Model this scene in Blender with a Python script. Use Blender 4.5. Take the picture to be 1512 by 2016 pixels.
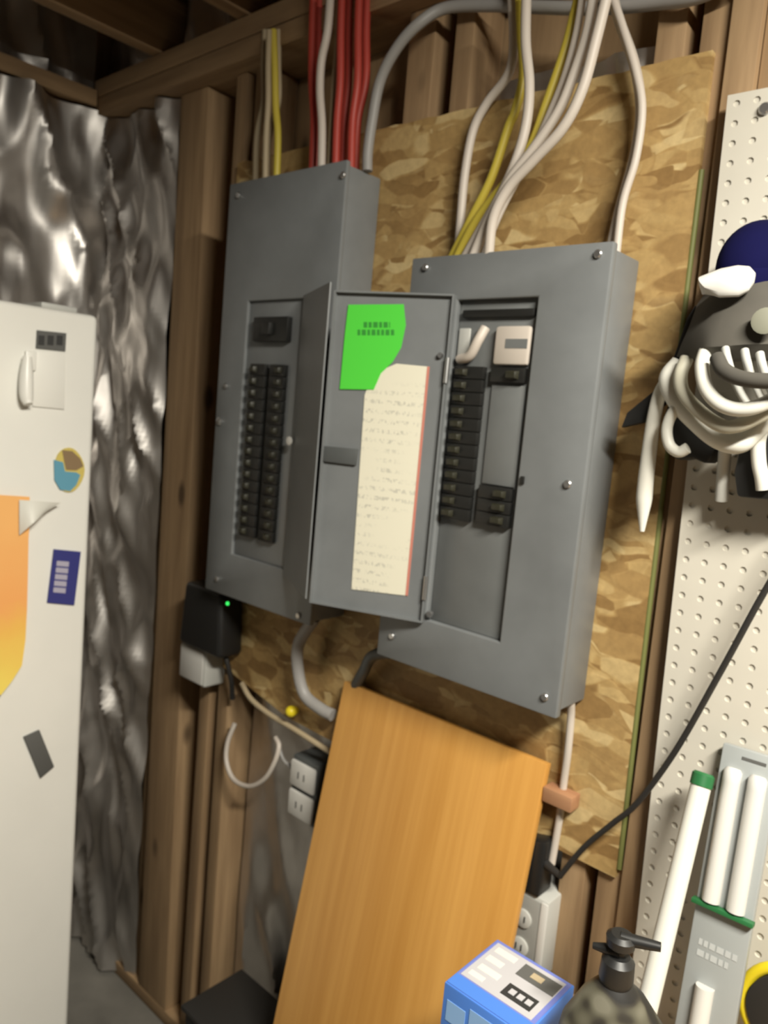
import bpy, bmesh, math, random
from mathutils import Vector, Matrix, noise
random.seed(7)
S = bpy.context.scene
for o in list(bpy.data.objects): bpy.data.objects.remove(o, do_unlink=True)
COL = S.collection

# ------------------------------------------------------------------ camera
CAM = Vector((0.0, -1.11, 1.62)); FPX = 1514.0; CX, CY = 756.0, 1008.0
yaw, pitch, roll = math.radians(41.12), math.radians(7.0525), math.radians(5.159)
FWD = Vector((-math.sin(yaw) * math.cos(pitch), math.cos(yaw) * math.cos(pitch), -math.sin(pitch)))
RGT = Vector((math.cos(yaw), math.sin(yaw), 0)); UP = RGT.cross(FWD)
RR = RGT * math.cos(roll) + UP * math.sin(roll); UU = UP * math.cos(roll) - RGT * math.sin(roll)
cd = bpy.data.cameras.new('camera'); cam = bpy.data.objects.new('camera', cd); COL.objects.link(cam)
M = Matrix.Identity(4)
for i in range(3): M[i][0], M[i][1], M[i][2], M[i][3] = RR[i], UU[i], -FWD[i], CAM[i]
cam.matrix_world = M
cd.sensor_fit = 'VERTICAL'; cd.sensor_height = 36.0; cd.lens = FPX / 2016 * 36; cd.clip_start = 0.02
cd.dof.use_dof = True; cd.dof.focus_distance = 0.62; cd.dof.aperture_fstop = 7.5   # the hand-held shot is soft all over
S.camera = cam

# ------------------------------------------------------------------ world, lamps, exposure
w = bpy.data.worlds.new('world'); S.world = w; w.use_nodes = True
w.node_tree.nodes['Background'].inputs[0].default_value = (1.0, 0.88, 0.7, 1)
w.node_tree.nodes['Background'].inputs[1].default_value = 0.022
def area(name, loc, aim, sx, sy, power, col):
    l = bpy.data.lights.new(name, 'AREA'); l.shape = 'RECTANGLE'; l.size = sx; l.size_y = sy; l.energy = power; l.color = col
    o = bpy.data.objects.new(name, l); COL.objects.link(o); o.location = loc
    o.rotation_euler = (Vector(aim) - Vector(loc)).to_track_quat('-Z', 'Y').to_euler(); return o
# one ceiling lamp to the right of the picture: the fridge face, the panel sides and the cord shadows all show it there
area('ceiling_lamp_right_offscreen', (0.5, -0.9, 2.43), (0.3, -0.8, 0.0), 0.6, 0.15, 88, (1.0, 0.95, 0.83))
S.view_settings.view_transform = 'Standard'; S.view_settings.look = 'None'
S.view_settings.exposure = 0.0; S.view_settings.gamma = 1.0; S.view_settings.use_curve_mapping = False

# ------------------------------------------------------------------ helpers
def ray(u, v): return FWD + RR * ((u - CX) / FPX) - UU * ((v - CY) / FPX)
def PY(u, v, y=0.0):
    d = ray(u, v); return CAM + d * ((y - CAM.y) / d.y)
def PX(u, v, x):
    d = ray(u, v); return CAM + d * ((x - CAM.x) / d.x)
def PP(u, v, p0, n):
    d = ray(u, v); return CAM + d * ((p0 - CAM).dot(n) / d.dot(n))

class MB:
    def __init__(s): s.v = []; s.f = []
    def add(s, vs, fs):
        b = len(s.v); s.v += [Vector(q) for q in vs]; s.f += [tuple(b + i for i in f) for f in fs]; return s
    def box(s, x0, x1, y0, y1, z0, z1):
        return s.add([(x, y, z) for z in (z0, z1) for y in (y0, y1) for x in (x0, x1)],
                     [(0, 2, 3, 1), (4, 5, 7, 6), (0, 1, 5, 4), (2, 6, 7, 3), (0, 4, 6, 2), (1, 3, 7, 5)])
    def obox(s, c, ax, ay, az):       # centre and three half-axis vectors
        c, ax, ay, az = map(Vector, (c, ax, ay, az))
        return s.add([c + ax * i + ay * j + az * k for k in (-1, 1) for j in (-1, 1) for i in (-1, 1)],
                     [(0, 2, 3, 1), (4, 5, 7, 6), (0, 1, 5, 4), (2, 6, 7, 3), (0, 4, 6, 2), (1, 3, 7, 5)])
    def hexa(s, lo, hi):              # two quads
        return s.add(list(lo) + list(hi), [(3, 2, 1, 0), (4, 5, 6, 7), (0, 1, 5, 4), (1, 2, 6, 5), (2, 3, 7, 6), (3, 0, 4, 7)])
    def prism(s, poly, off):          # polygon pushed along a vector
        poly = [Vector(p) for p in poly]; off = Vector(off); n = len(poly)
        return s.add(poly + [p + off for p in poly],
                     [tuple(range(n))[::-1], tuple(range(n, 2 * n))] + [(i, (i + 1) % n, n + (i + 1) % n, n + i) for i in range(n)])
    def tube(s, pts, r, n=10, taper=None, flat=1.0):
        pts = [Vector(p) for p in pts]; m = len(pts); vs = []; fs = []
        t = (pts[1] - pts[0]).normalized(); a = t.orthogonal().normalized()
        for i, p in enumerate(pts):
            t = (pts[min(i + 1, m - 1)] - pts[max(i - 1, 0)]).normalized()
            a = (a - t * a.dot(t)).normalized(); b = t.cross(a)
            q = r if taper is None else r * taper(i / (m - 1))
            for k in range(n):
                g = 2 * math.pi * k / n; vs.append(p + a * math.cos(g) * q + b * math.sin(g) * q * flat)
        for i in range(m - 1):
            for k in range(n): fs.append((i * n + k, i * n + (k + 1) % n, (i + 1) * n + (k + 1) % n, (i + 1) * n + k))
        fs += [tuple(range(n))[::-1], tuple(range((m - 1) * n, m * n))]
        return s.add(vs, fs)
    def lathe(s, prof, o, axis=(0, 0, 1), n=24, sx=1.0, sy=1.0):
        o = Vector(o); ax = Vector(axis).normalized(); a = ax.orthogonal().normalized(); b = ax.cross(a); vs = []; fs = []; m = len(prof)
        for r, h in prof:
            for k in range(n):
                g = 2 * math.pi * k / n; vs.append(o + ax * h + a * math.cos(g) * r * sx + b * math.sin(g) * r * sy)
        for i in range(m - 1):
            for k in range(n): fs.append((i * n + k, i * n + (k + 1) % n, (i + 1) * n + (k + 1) % n, (i + 1) * n + k))
        fs += [tuple(range(n))[::-1], tuple(range((m - 1) * n, m * n))]
        return s.add(vs, fs)
    def disc(s, c, nrm, r, t, n=14):
        return s.lathe([(r, 0), (r, t * .6), (r * .75, t)], c, nrm, n)

def spline(pts, k=8):
    pts = [Vector(p) for p in pts]; P = [pts[0] * 2 - pts[1]] + pts + [pts[-1] * 2 - pts[-2]]; out = []
    for i in range(1, len(P) - 2):
        for j in range(k):
            t = j / k; a, b, c, d = P[i - 1:i + 3]
            out.append(.5 * ((2 * b) + (c - a) * t + (2 * a - 5 * b + 4 * c - d) * t * t + (3 * b - a - 3 * c + d) * t ** 3))
    return out + [pts[-1]]

WLOC = {}
def build(name, mb, mat, parent=None, bevel=0.0, smooth=True, seg=2, kind=None, label=None):
    if parent is None:
        lo = [min(p[i] for p in mb.v) for i in range(3)]; hi = [max(p[i] for p in mb.v) for i in range(3)]
        L = Vector(((lo[0] + hi[0]) / 2, (lo[1] + hi[1]) / 2, lo[2]))
    else: L = WLOC[parent]
    me = bpy.data.meshes.new(name); me.from_pydata([tuple(p - L) for p in mb.v], [], mb.f)
    bm = bmesh.new(); bm.from_mesh(me)
    bmesh.ops.recalc_face_normals(bm, faces=bm.faces)
    if bevel: bmesh.ops.bevel(bm, geom=[e for e in bm.edges if e.is_manifold and e.calc_face_angle(0) > .6], offset=bevel, segments=seg, affect='EDGES', profile=.5, clamp_overlap=True)
    bm.to_mesh(me); bm.free()
    if smooth:
        me.polygons.foreach_set('use_smooth', [True] * len(me.polygons)); me.set_sharp_from_angle(angle=math.radians(38))
    me.materials.append(mat)
    o = bpy.data.objects.new(name, me); COL.objects.link(o)
    if parent is None: o.location = L; WLOC[o] = L
    else: o.parent = parent; WLOC[o] = L
    if kind: o['kind'] = kind
    if label: o['label'] = label
    return o
def thing(name, loc, label, cat, group=None):
    o = bpy.data.objects.new(name, None); o.empty_display_size = .05; COL.objects.link(o); o.location = loc; WLOC[o] = Vector(loc)
    return tag(o, label, cat, group)
def tag(o, label, cat, group=None):
    o['label'] = label; o['category'] = cat
    if group: o['group'] = group
    return o
def struct(o, label=None):
    o['kind'] = 'structure'
    if label: o['label'] = label
    return o

# ------------------------------------------------------------------ materials
def mat(name, col, rough=.6, metal=0.0, spec=None, emit=None):
    m = bpy.data.materials.new(name); m.use_nodes = True; b = m.node_tree.nodes['Principled BSDF']
    b.inputs['Base Color'].default_value = (*col, 1); b.inputs['Roughness'].default_value = rough; b.inputs['Metallic'].default_value = metal
    if spec is not None: b.inputs['Specular IOR Level'].default_value = spec
    if emit: b.inputs['Emission Color'].default_value = (*emit[0], 1); b.inputs['Emission Strength'].default_value = emit[1]
    return m
def nd(m, t, **k):
    n = m.node_tree.nodes.new(t)
    for a, b in k.items(): setattr(n, a, b)
    return n
def coords(m, scale=(1, 1, 1), rot=(0, 0, 0), src='Object'):
    tc = nd(m, 'ShaderNodeTexCoord'); mp = nd(m, 'ShaderNodeMapping'); mp.inputs['Scale'].default_value = scale; mp.inputs['Rotation'].default_value = rot
    m.node_tree.links.new(tc.outputs[src], mp.inputs[0]); return mp.outputs[0]
def ramp(m, fac, stops):
    r = nd(m, 'ShaderNodeValToRGB'); e = r.color_ramp.elements
    while len(e) < len(stops): e.new(.5)
    for q, (p, c) in zip(e, stops): q.position = p; q.color = (*c, 1)
    m.node_tree.links.new(fac, r.inputs[0]); return r.outputs[0]
def mix(m, fac, a, b, mode='MIX'):
    x = nd(m, 'ShaderNodeMix', data_type='RGBA', blend_type=mode); L = m.node_tree.links
    for i, q in ((0, fac), (6, a), (7, b)):
        if isinstance(q, (int, float)): x.inputs[i].default_value = q
        elif isinstance(q, tuple): x.inputs[i].default_value = (*q, 1)
        else: L.new(q, x.inputs[i])
    return x.outputs[2]
def tex_noise(m, vec, scale, detail=3, rough=.6):
    n = nd(m, 'ShaderNodeTexNoise'); n.inputs['Scale'].default_value = scale; n.inputs['Detail'].default_value = detail; n.inputs['Roughness'].default_value = rough
    m.node_tree.links.new(vec, n.inputs['Vector']); return n.outputs[0]
def bump(m, h, strength=.3, dist=.002):
    b = nd(m, 'ShaderNodeBump'); b.inputs['Strength'].default_value = strength; b.inputs['Distance'].default_value = dist
    m.node_tree.links.new(h, b.inputs['Height']); m.node_tree.links.new(b.outputs[0], m.node_tree.nodes['Principled BSDF'].inputs['Normal'])
def setcol(m, c): m.node_tree.links.new(c, m.node_tree.nodes['Principled BSDF'].inputs['Base Color'])

def wood(name, dark, light, axis='z', rough=.75, sc=1.0):
    m = mat(name, light, rough)
    s = {'z': (14, 14, .9), 'x': (.9, 14, 14), 'y': (14, .9, 14)}[axis]
    oi = nd(m, 'ShaderNodeObjectInfo'); tc = nd(m, 'ShaderNodeTexCoord'); ad = nd(m, 'ShaderNodeVectorMath', operation='ADD')
    cx = nd(m, 'ShaderNodeCombineXYZ'); mu = nd(m, 'ShaderNodeMath', operation='MULTIPLY'); mu.inputs[1].default_value = 37
    L = m.node_tree.links; L.new(oi.outputs['Random'], mu.inputs[0])
    for i in range(3): L.new(mu.outputs[0], cx.inputs[i])
    L.new(tc.outputs['Object'], ad.inputs[0]); L.new(cx.outputs[0], ad.inputs[1])
    mp = nd(m, 'ShaderNodeMapping'); mp.inputs['Scale'].default_value = tuple(q * sc for q in s); L.new(ad.outputs[0], mp.inputs[0])
    n1 = tex_noise(m, mp.outputs[0], 4.0, 4); n2 = tex_noise(m, mp.outputs[0], 1.2, 2)
    c = ramp(m, n1, [(.3, dark), (.7, light)])
    c = mix(m, .45, c, ramp(m, n2, [(.3, dark), (.65, light)]))
    kn = nd(m, 'ShaderNodeTexVoronoi'); kp = nd(m, 'ShaderNodeMapping'); kp.inputs['Scale'].default_value = {'z': (9, 9, 4.2), 'x': (4.2, 9, 9), 'y': (9, 4.2, 9)}[axis]
    L.new(ad.outputs[0], kp.inputs[0]); L.new(kp.outputs[0], kn.inputs['Vector']); kn.inputs['Scale'].default_value = .8
    k = ramp(m, kn.outputs['Distance'], [(.06, (1, 1, 1)), (.14, (0, 0, 0))])
    c = mix(m, k, c, tuple(q * .45 for q in dark))
    setcol(m, c); bump(m, n1, .15); return m

def make_osb():
    m = mat('osb', (.3, .18, .08), .65); v = coords(m); L = m.node_tree.links
    cols = []; base = None
    wn = nd(m, 'ShaderNodeTexNoise'); wn.inputs['Scale'].default_value = 9; L.new(v, wn.inputs['Vector'])
    wv = nd(m, 'ShaderNodeVectorMath', operation='MULTIPLY_ADD'); wv.inputs[1].default_value = (.05, 0, .05); L.new(wn.outputs['Color'], wv.inputs[0]); L.new(v, wv.inputs[2])
    hts = None
    for i, (ang, sx, sz) in enumerate(((.35, 14, 34), (-.6, 16, 40), (1.25, 13, 32), (2.0, 18, 44), (.9, 17, 38), (2.6, 15, 36))):
        mp = nd(m, 'ShaderNodeMapping'); mp.inputs['Rotation'].default_value = (0, ang, 0); mp.inputs['Scale'].default_value = (sx, 1, sz); mp.inputs['Location'].default_value = (i * 3.1, 0, i * 1.7)
        L.new(wv.outputs[0], mp.inputs[0])
        vo = nd(m, 'ShaderNodeTexVoronoi'); vo.voronoi_dimensions = '3D'; vo.feature = 'SMOOTH_F1'; vo.inputs['Smoothness'].default_value = .25; vo.inputs['Scale'].default_value = 1.0; L.new(mp.outputs[0], vo.inputs['Vector'])
        sp = nd(m, 'ShaderNodeSeparateColor'); L.new(vo.outputs['Color'], sp.inputs[0])
        c = ramp(m, sp.outputs[0], [(.1, (.27, .16, .055)), (.35, (.37, .235, .09)), (.6, (.44, .295, .118)), (.8, (.52, .37, .165)), (.95, (.62, .475, .24))])
        if base is None: base = c; hts = sp.outputs[1]
        else:
            st = ramp(m, sp.outputs[2], [(.5, (0, 0, 0)), (.62, (1, 1, 1))])
            base = mix(m, st, base, c)
    g = tex_noise(m, coords(m, (60, 60, 60)), 1.5, 4)
    base = mix(m, .5, base, ramp(m, g, [(.3, (.7, .66, .6)), (.7, (1.12, 1.1, 1.05))]), 'MULTIPLY')
    setcol(m, base); bump(m, hts, .25, .002); return m

OSB = make_osb()
STUD = wood('stud_wood', (.22, .135, .068), (.44, .295, .16))
STUDL = STUD
STUDX = wood('plate_wood', (.22, .135, .068), (.44, .295, .16), 'x')
BACKING = wood('sheathing_wood', (.24, .15, .075), (.42, .28, .15), 'z', .9)
def make_laminate():
    m = mat('orange_laminate', (.55, .27, .06), .4)
    a = tex_noise(m, coords(m, (13, .3, .25)), 1.0, 2); b = tex_noise(m, coords(m, (70, .5, 2.2)), 1.0, 3)
    c = mix(m, .35, ramp(m, a, [(.35, (.5, .235, .045)), (.65, (.64, .335, .085))]), ramp(m, b, [(.35, (.48, .22, .045)), (.65, (.66, .35, .09))]))
    setcol(m, c); return m
ORANGE = make_laminate()
def make_foil():
    m = mat('foil', (.62, .6, .58), .3, 1.0); v = coords(m)
    n = tex_noise(m, coords(m, (1, 1, .5)), 10, 2, .5); n2 = tex_noise(m, v, 7, 3)
    setcol(m, ramp(m, n2, [(.3, (.56, .535, .51)), (.7, (.66, .63, .6))]))
    m.node_tree.links.new(ramp(m, n, [(.3, (.34, .34, .34)), (.7, (.55, .55, .55))]), m.node_tree.nodes['Principled BSDF'].inputs['Roughness'])
    bump(m, n, .25, .016); return m
FOIL = make_foil()
def paint(name, col, rough, var=.12, metal=0.0):
    m = mat(name, col, rough, metal); n = tex_noise(m, coords(m), 6, 4)
    setcol(m, ramp(m, n, [(.3, tuple(q * (1 - var) for q in col)), (.7, tuple(q * (1 + var) for q in col))])); return m
GREY = paint('grey_enamel', (.175, .185, .19), .42)
GREYD = paint('grey_enamel_dark', (.082, .088, .088), .5)
DEAD = paint('deadfront_grey', (.16, .168, .168), .5)
BREAK = mat('breaker_black', (.012, .012, .011), .5)
TOGGLE = mat('toggle_black', (.026, .025, .015), .45)
STEEL = mat('zinc_screw', (.5, .5, .5), .35, .9)
WHITE = paint('white_enamel', (.82, .81, .76), .35, .02)
WPLAS = mat('white_plastic', (.63, .62, .59), .4)
GPLAS = mat('grey_white_plastic', (.5, .5, .47), .45)
BLACK = mat('black_plastic', (.012, .012, .012), .45)
CBLACK = mat('black_rubber', (.02, .019, .018), .55)
CGREY = mat('grey_cable', (.3, .29, .28), .5)
CWHITE = mat('white_cable', (.56, .5, .44), .5)
CYEL = mat('yellow_cable', (.56, .45, .06), .45)
CRED = mat('red_cable', (.42, .05, .035), .5)
CTAN = mat('tan_cable', (.42, .34, .22), .55)
CGREEN = mat('olive_green_wire', (.16, .17, .05), .6)
CONC = paint('concrete', (.17, .16, .14), .9, .2)
CEIL = paint('ceiling_boards', (.36, .245, .13), .9, .2)
LIME = mat('lime_card', (.08, .62, .05), .55)
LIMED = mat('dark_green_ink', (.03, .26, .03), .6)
RED = mat('red_border', (.55, .2, .15), .6)
LED = mat('green_led', (.02, .3, .05), .4, emit=((.05, 1, .15), 1.2))
YELB = mat('yellow_plastic', (.75, .6, .02), .4)
NAVY = paint('navy_fabric', (.004, .004, .036), .95, .2); NAVY.node_tree.nodes['Principled BSDF'].inputs['Specular IOR Level'].default_value = .12
GFAB = paint('grey_fabric', (.075, .069, .058), .9, .3)
WROPE = mat('white_cord', (.68, .67, .61), .45)
GREENP = mat('green_plastic', (.018, .13, .04), .45)
PKG = paint('pack_grey', (.33, .35, .35), .4, .06)
PKGT = mat('pack_pale_print', (.45, .47, .47), .5)
PEG = paint('pegboard_white', (.58, .55, .48), .5, .05)
BLUE = mat('box_blue', (.07, .2, .62), .4)
BLUEV = mat('box_violet_blue', (.16, .19, .5), .45)
BLUEL = mat('box_light_blue', (.25, .45, .78), .45)
BOXG = mat('box_grey_print', (.46, .45, .47), .45)
INK = mat('black_ink', (.03, .03, .03), .5)
INKG = mat('grey_ink', (.1, .1, .095), .6)
MBLUE = mat('navy_print', (.035, .04, .2), .45)
LAV = mat('lavender_print', (.42, .4, .5), .5)
TEAL = mat('teal_print', (.12, .33, .45), .5)
BROWN = mat('brown_print', (.25, .17, .09), .5)
YELP = mat('yellow_print', (.62, .5, .13), .5)
REDW = wood('reddish_wood', (.3, .14, .07), (.45, .24, .12), 'x')
BENCH = wood('bench_wood', (.3, .2, .11), (.45, .32, .19), 'x')
def make_paper():
    m = mat('directory_paper', (.72, .69, .56), .7); v = coords(m, (1, 1, 1)); L = m.node_tree.links
    sp = nd(m, 'ShaderNodeSeparateXYZ'); L.new(v, sp.inputs[0])
    a = nd(m, 'ShaderNodeMath', operation='MULTIPLY'); a.inputs[1].default_value = 62; L.new(sp.outputs[2], a.inputs[0])
    fr = nd(m, 'ShaderNodeMath', operation='FRACT'); L.new(a.outputs[0], fr.inputs[0])
    line = ramp(m, fr.outputs[0], [(.25, (0, 0, 0)), (.32, (1, 1, 1)), (.68, (1, 1, 1)), (.75, (0, 0, 0))])
    n = tex_noise(m, coords(m, (220, 220, 160)), 1.0, 2); ink = ramp(m, n, [(.5, (0, 0, 0)), (.58, (.5, .5, .5))])
    low = ramp(m, tex_noise(m, coords(m, (9, 9, 9)), 1.0, 1), [(.42, (0, 0, 0)), (.58, (1, 1, 1))])
    k = mix(m, 1.0, mix(m, 1.0, line, ink, 'MULTIPLY'), low, 'MULTIPLY')
    setcol(m, mix(m, k, (.72, .69, .56), (.3, .3, .27))); return m
PAPER = make_paper()
def make_orangepaper():
    m = mat('orange_art_paper', (.9, .45, .12), .7); v = coords(m, src='Generated'); sp = nd(m, 'ShaderNodeSeparateXYZ'); m.node_tree.links.new(v, sp.inputs[0])
    n = tex_noise(m, coords(m), 14, 3); ad = nd(m, 'ShaderNodeMath', operation='MULTIPLY_ADD'); ad.inputs[1].default_value = .3; m.node_tree.links.new(n, ad.inputs[0]); m.node_tree.links.new(sp.outputs[2], ad.inputs[2])
    setcol(m, ramp(m, ad.outputs[0], [(.2, (.86, .66, .12)), (.45, (.86, .5, .1)), (.6, (.88, .4, .12)), (1.1, (.88, .46, .15))])); return m
ORPAPER = make_orangepaper()
def make_camo():
    m = mat('camo_plastic', (.1, .1, .06), .5); n = tex_noise(m, coords(m), 24, 1)
    setcol(m, ramp(m, n, [(.43, (.01, .009, .008)), (.48, (.03, .026, .019)), (.52, (.075, .07, .048)), (.6, (.13, .122, .09))])); return m
CAMO = make_camo()

# ------------------------------------------------------------------ the setting
ZF = -.07
XL = -2.12; XR = 1.2; ZP0, ZP1 = 2.36, 2.45
struct(build('floor', MB().box(XL - .1, XR, -3.2, .14, ZF - .1, ZF), CONC), 'bare grey concrete floor')
struct(build('ceiling', MB().box(XL - .1, XR, -3.2, .14, 2.72, 2.78), CEIL), 'wooden ceiling boards above the joists')
wall = build('wall_back', MB().box(XL - .1, XR, .105, .125, ZF, 2.72), BACKING); struct(wall, 'open framed garage wall with a strand board panel')
wl = build('wall_left', MB().box(XL - .1, XL - .085, -3.2, .105, ZF, 2.72), BACKING); struct(wl, 'side wall lined with crinkled foil insulation')

def stud(x0t, x1t, x0b, x1b, mt, y0=.012, y1=.101, z0=ZF + .04, z1=ZP0):
    return build('stud', MB().hexa([(x0b, y0, z0), (x1b, y0, z0), (x1b, y1, z0), (x0b, y1, z0)], [(x0t, y0, z1), (x1t, y0, z1), (x1t, y1, z1), (x0t, y1, z1)]), mt, wall, .002)
# triple stud at the corner bay, then the framing behind and beside the strand board
stud(-1.785, -1.766, -1.80, -1.742, STUD, .03); stud(-1.764, -1.652, -1.74, -1.605, STUD)
stud(-1.540, -1.503, -1.535, -1.495, STUD); stud(-1.47, -1.432, -1.458, -1.418, STUD)
stud(-1.023, -.96, -1.0, -.962, STUD); stud(-.914, -.874, -.9, -.862, STUD)
stud(-.54, -.496, -.515, -.473, STUDL); stud(-.474, -.434, -.452, -.412, STUDL); stud(-.431, -.389, -.41, -.37, STUDL, .0005); stud(-.388, -.345, -.368, -.33, STUDL)
stud(.02, .06, .02, .06, STUDL); stud(.43, .47, .43, .47, STUDL)
build('top_plate', MB().box(XL, XR, -.03, .102, ZP0, ZP0 + .043), STUDX, wall, .002)
build('top_plate', MB().box(XL, XR, -.03, .102, ZP0 + .045, ZP1), STUDX, wall, .002)
build('bottom_plate', MB().box(XL, XR, .012, .101, ZF + .001, ZF + .039), STUDX, wall, .002)
build('top_plate', MB().box(XL - .08, XL + .02, -3.2, -.032, ZP0 + .02, ZP0 + .062), wood('side_plate_wood', (.22, .135, .068), (.44, .295, .16), 'y'), wl, .002)
# joists resting on the plate
for i, x in enumerate((-1.84, -1.5, -1.1, -.65, -.2, .3)):
    build('joist', MB().box(x, x + .04, -3.2, .1, ZP1 + .002, 2.715), wood('joist_wood', (.22, .135, .068), (.44, .295, .16), 'y') if i == 0 else bpy.data.materials['joist_wood'], wall, .002)

def foil_sheet(name, o, ux, uz, n, w, h, nx, nz, amp, seed, parent, fold=1.0, mt=None):
    o, ux, uz, n = map(Vector, (o, ux, uz, n)); vs = []; fs = []
    for j in range(nz + 1):
        for i in range(nx + 1):
            s, t = i / nx, j / nz
            ac = s * w * .94 + t * h * .34; al = t * h * .94 - s * w * .34
            q = Vector((ac * 9 * fold, al * 1.5, seed * 3.7))
            q2 = Vector((s * w * 14 + t * h * 2.5, t * h * 5 - s * w * 3, seed * 1.3))
            d = 1 - 2 * abs(noise.noise(q)) + .45 * (1 - 2 * abs(noise.noise(q2))) + .1 * noise.noise(q * 4)
            edge = min(1, 8 * s, 8 * (1 - s))
            vs.append(o + ux * (s * w) + uz * (t * h) + n * (amp * d * (.3 + .7 * edge)))
    for j in range(nz):
        for i in range(nx):
            a = j * (nx + 1) + i; fs.append((a, a + 1, a + nx + 2, a + nx + 1))
    return build(name, MB().add(vs, fs), mt or FOIL, parent, 0, True)
foil_sheet('foil_insulation', (XL + .0, .03, ZF + .012), (1, 0, 0), (0, 0, 1), (0, -1, 0), -1.775 - XL, 2.355 - ZF - .012, 44, 190, .045, 1, wall)
foil_sheet('foil_insulation', (-1.41, .085, ZF + .045), (1, 0, 0), (0, 0, 1), (0, -1, 0), .385, .95, 30, 70, .02, 2, wall)
foil_sheet('foil_insulation', (-.86, .085, ZF + .045), (1, 0, 0), (0, 0, 1), (0, -1, 0), .31, .95, 26, 70, .02, 3, wall)
foil_sheet('foil_insulation', (-.868, .07, 1.9), (1, 0, 0), (0, 0, 1), (0, -1, 0), .325, .31, 30, 26, .022, 4, wall)
foil_sheet('foil_insulation', (XL + .005, -2.6, ZF + .012), (0, 1, 0), (0, 0, 1), (1, 0, 0), 2.66, 2.37 - ZF - .012, 200, 150, .05, 5, wl, .6)
foil_sheet('foil_insulation', (-1.79, .04, ZP1 + .01), (1, 0, 0), (0, 0, 1), (0, -1, 0), .28, .2, 36, 20, .04, 6, wall)
foil_sheet('foil_insulation', (XL - .06, .05, ZP1 + .01), (1, 0, 0), (0, 0, 1), (0, -1, 0), .33, .2, 20, 20, .04, 8, wall)

foil_sheet('foil_insulation', (XL - .03, -1.3, 2.426), (0, 1, 0), (0, 0, 1), (1, 0, 0), 1.28, .26, 90, 20, .035, 12, wl, 1.2)
# strand board sheet, its top and foot sawn unevenly
top = []; n = 40; x0, x1 = -1.503, -.448
for i in range(n + 1): top.append((x0 + (x1 - x0) * i / n, 0, 2.158 + .006 * noise.noise(Vector((i * .7, 1, 0)))))
bot = [(-.428, 0, .945), (-.7, 0, .948), (-1.0, 0, .94), (-1.2, 0, .946), (-1.39, 0, .985), (-1.497, 0, 1.0)]
build('strand_board', MB().prism(top + bot, (0, .0115, 0)), OSB, wall, 0, False)

# ------------------------------------------------------------------ electrical panels
YF = -.09
def screw(parent, p, nrm=(0, -1, 0), r=.0062): build('screw', MB().disc(p, nrm, r, .004), STEEL, parent)
def cover_frame(mb, x0, x1, z0, z1, ox0, ox1, oz0, oz1, y0, y1):
    # one continuous plate with a window in it
    O = [(x0, z0), (x1, z0), (x1, z1), (x0, z1)]; I = [(ox0, oz0), (ox1, oz0), (ox1, oz1), (ox0, oz1)]
    vs = [(x, y, z) for y in (y0, y1) for ring in (O, I) for x, z in ring]; fs = []
    for i in range(4):
        j = (i + 1) % 4
        fs += [(i, j, 4 + j, 4 + i), (8 + i, 12 + i, 12 + j, 8 + j), (i, 8 + i, 8 + j, j), (4 + i, 4 + j, 12 + j, 12 + i)]
    return mb.add(vs, fs)
def breaker(parent, x0, x1, z0, z1, yd, left=True, h=.011):
    b = build('breaker', MB().box(x0, x1, yd - h, yd, z0 + .0006, z1 - .0006), BREAK, parent, .0008)
    w = x1 - x0; a, c = (x0 + .14 * w, x0 + .48 * w) if left else (x0 + .52 * w, x0 + .86 * w)
    zc = (z0 + z1) / 2; hh = (z1 - z0) * .28
    build('toggle', MB().hexa([(a, yd - h, zc - hh), (c, yd - h, zc - hh), (c, yd - h, zc + hh), (a, yd - h, zc + hh)],
                              [(a + .001, yd - h - .008, zc - hh * .7), (c - .003, yd - h - .008, zc - hh * .7), (c - .003, yd - h - .008, zc + hh * .7), (a + .001, yd - h - .008, zc + hh * .7)]), TOGGLE, b, .0005)

# --- the nearer panel, door folded back, directory label and green card on its door
p2 = thing('breaker_box', (-.69, 0, 1.2), 'wide grey breaker panel whose open door carries a lime green card', 'breaker panel')
X0, X1, Z0, Z1 = -.868, -.508, 1.2, 1.886; OX0, OX1, OZ0, OZ1 = -.766, -.618, 1.288, 1.815
build('enclosure', MB().box(X0 + .006, X1 - .006, YF + .004, -.001, Z0 + .006, Z1 - .006), GREY, p2, .003)
build('cover', cover_frame(MB(), X0, X1, Z0, Z1, OX0, OX1, OZ0, OZ1, YF - .012, YF + .003), GREY, p2, .003)
YD = YF + .0
build('deadfront', MB().box(OX0 + .0005, OX1 - .0005, YD, YD + .0035, OZ0 + .0005, OZ1 - .0005), DEAD, p2, .0005)
xa, xb = OX0 + .006, OX0 + .064; xc, xd = OX0 + .078, OX0 + .138
zt = PY(940, 722, YD).z; zb = PY(915, 1026, YD).z; nrow = 12; dz = (zt - zb) / nrow
for i in range(nrow): breaker(p2, xa, xb, zb + i * dz, zb + (i + 1) * dz, YD, True)
for i in range(3): breaker(p2, xc, xd, zb + .002 + i * dz, zb + .002 + (i + 1) * dz, YD, False)
breaker(p2, xc, xd, zt - dz * 1.15, zt, YD, False)
build('filler_plate', MB().box(xc, xd, YD - .004, YD, zb + 3 * dz + .004, zt - dz * 1.3), DEAD, p2, .001)
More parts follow.
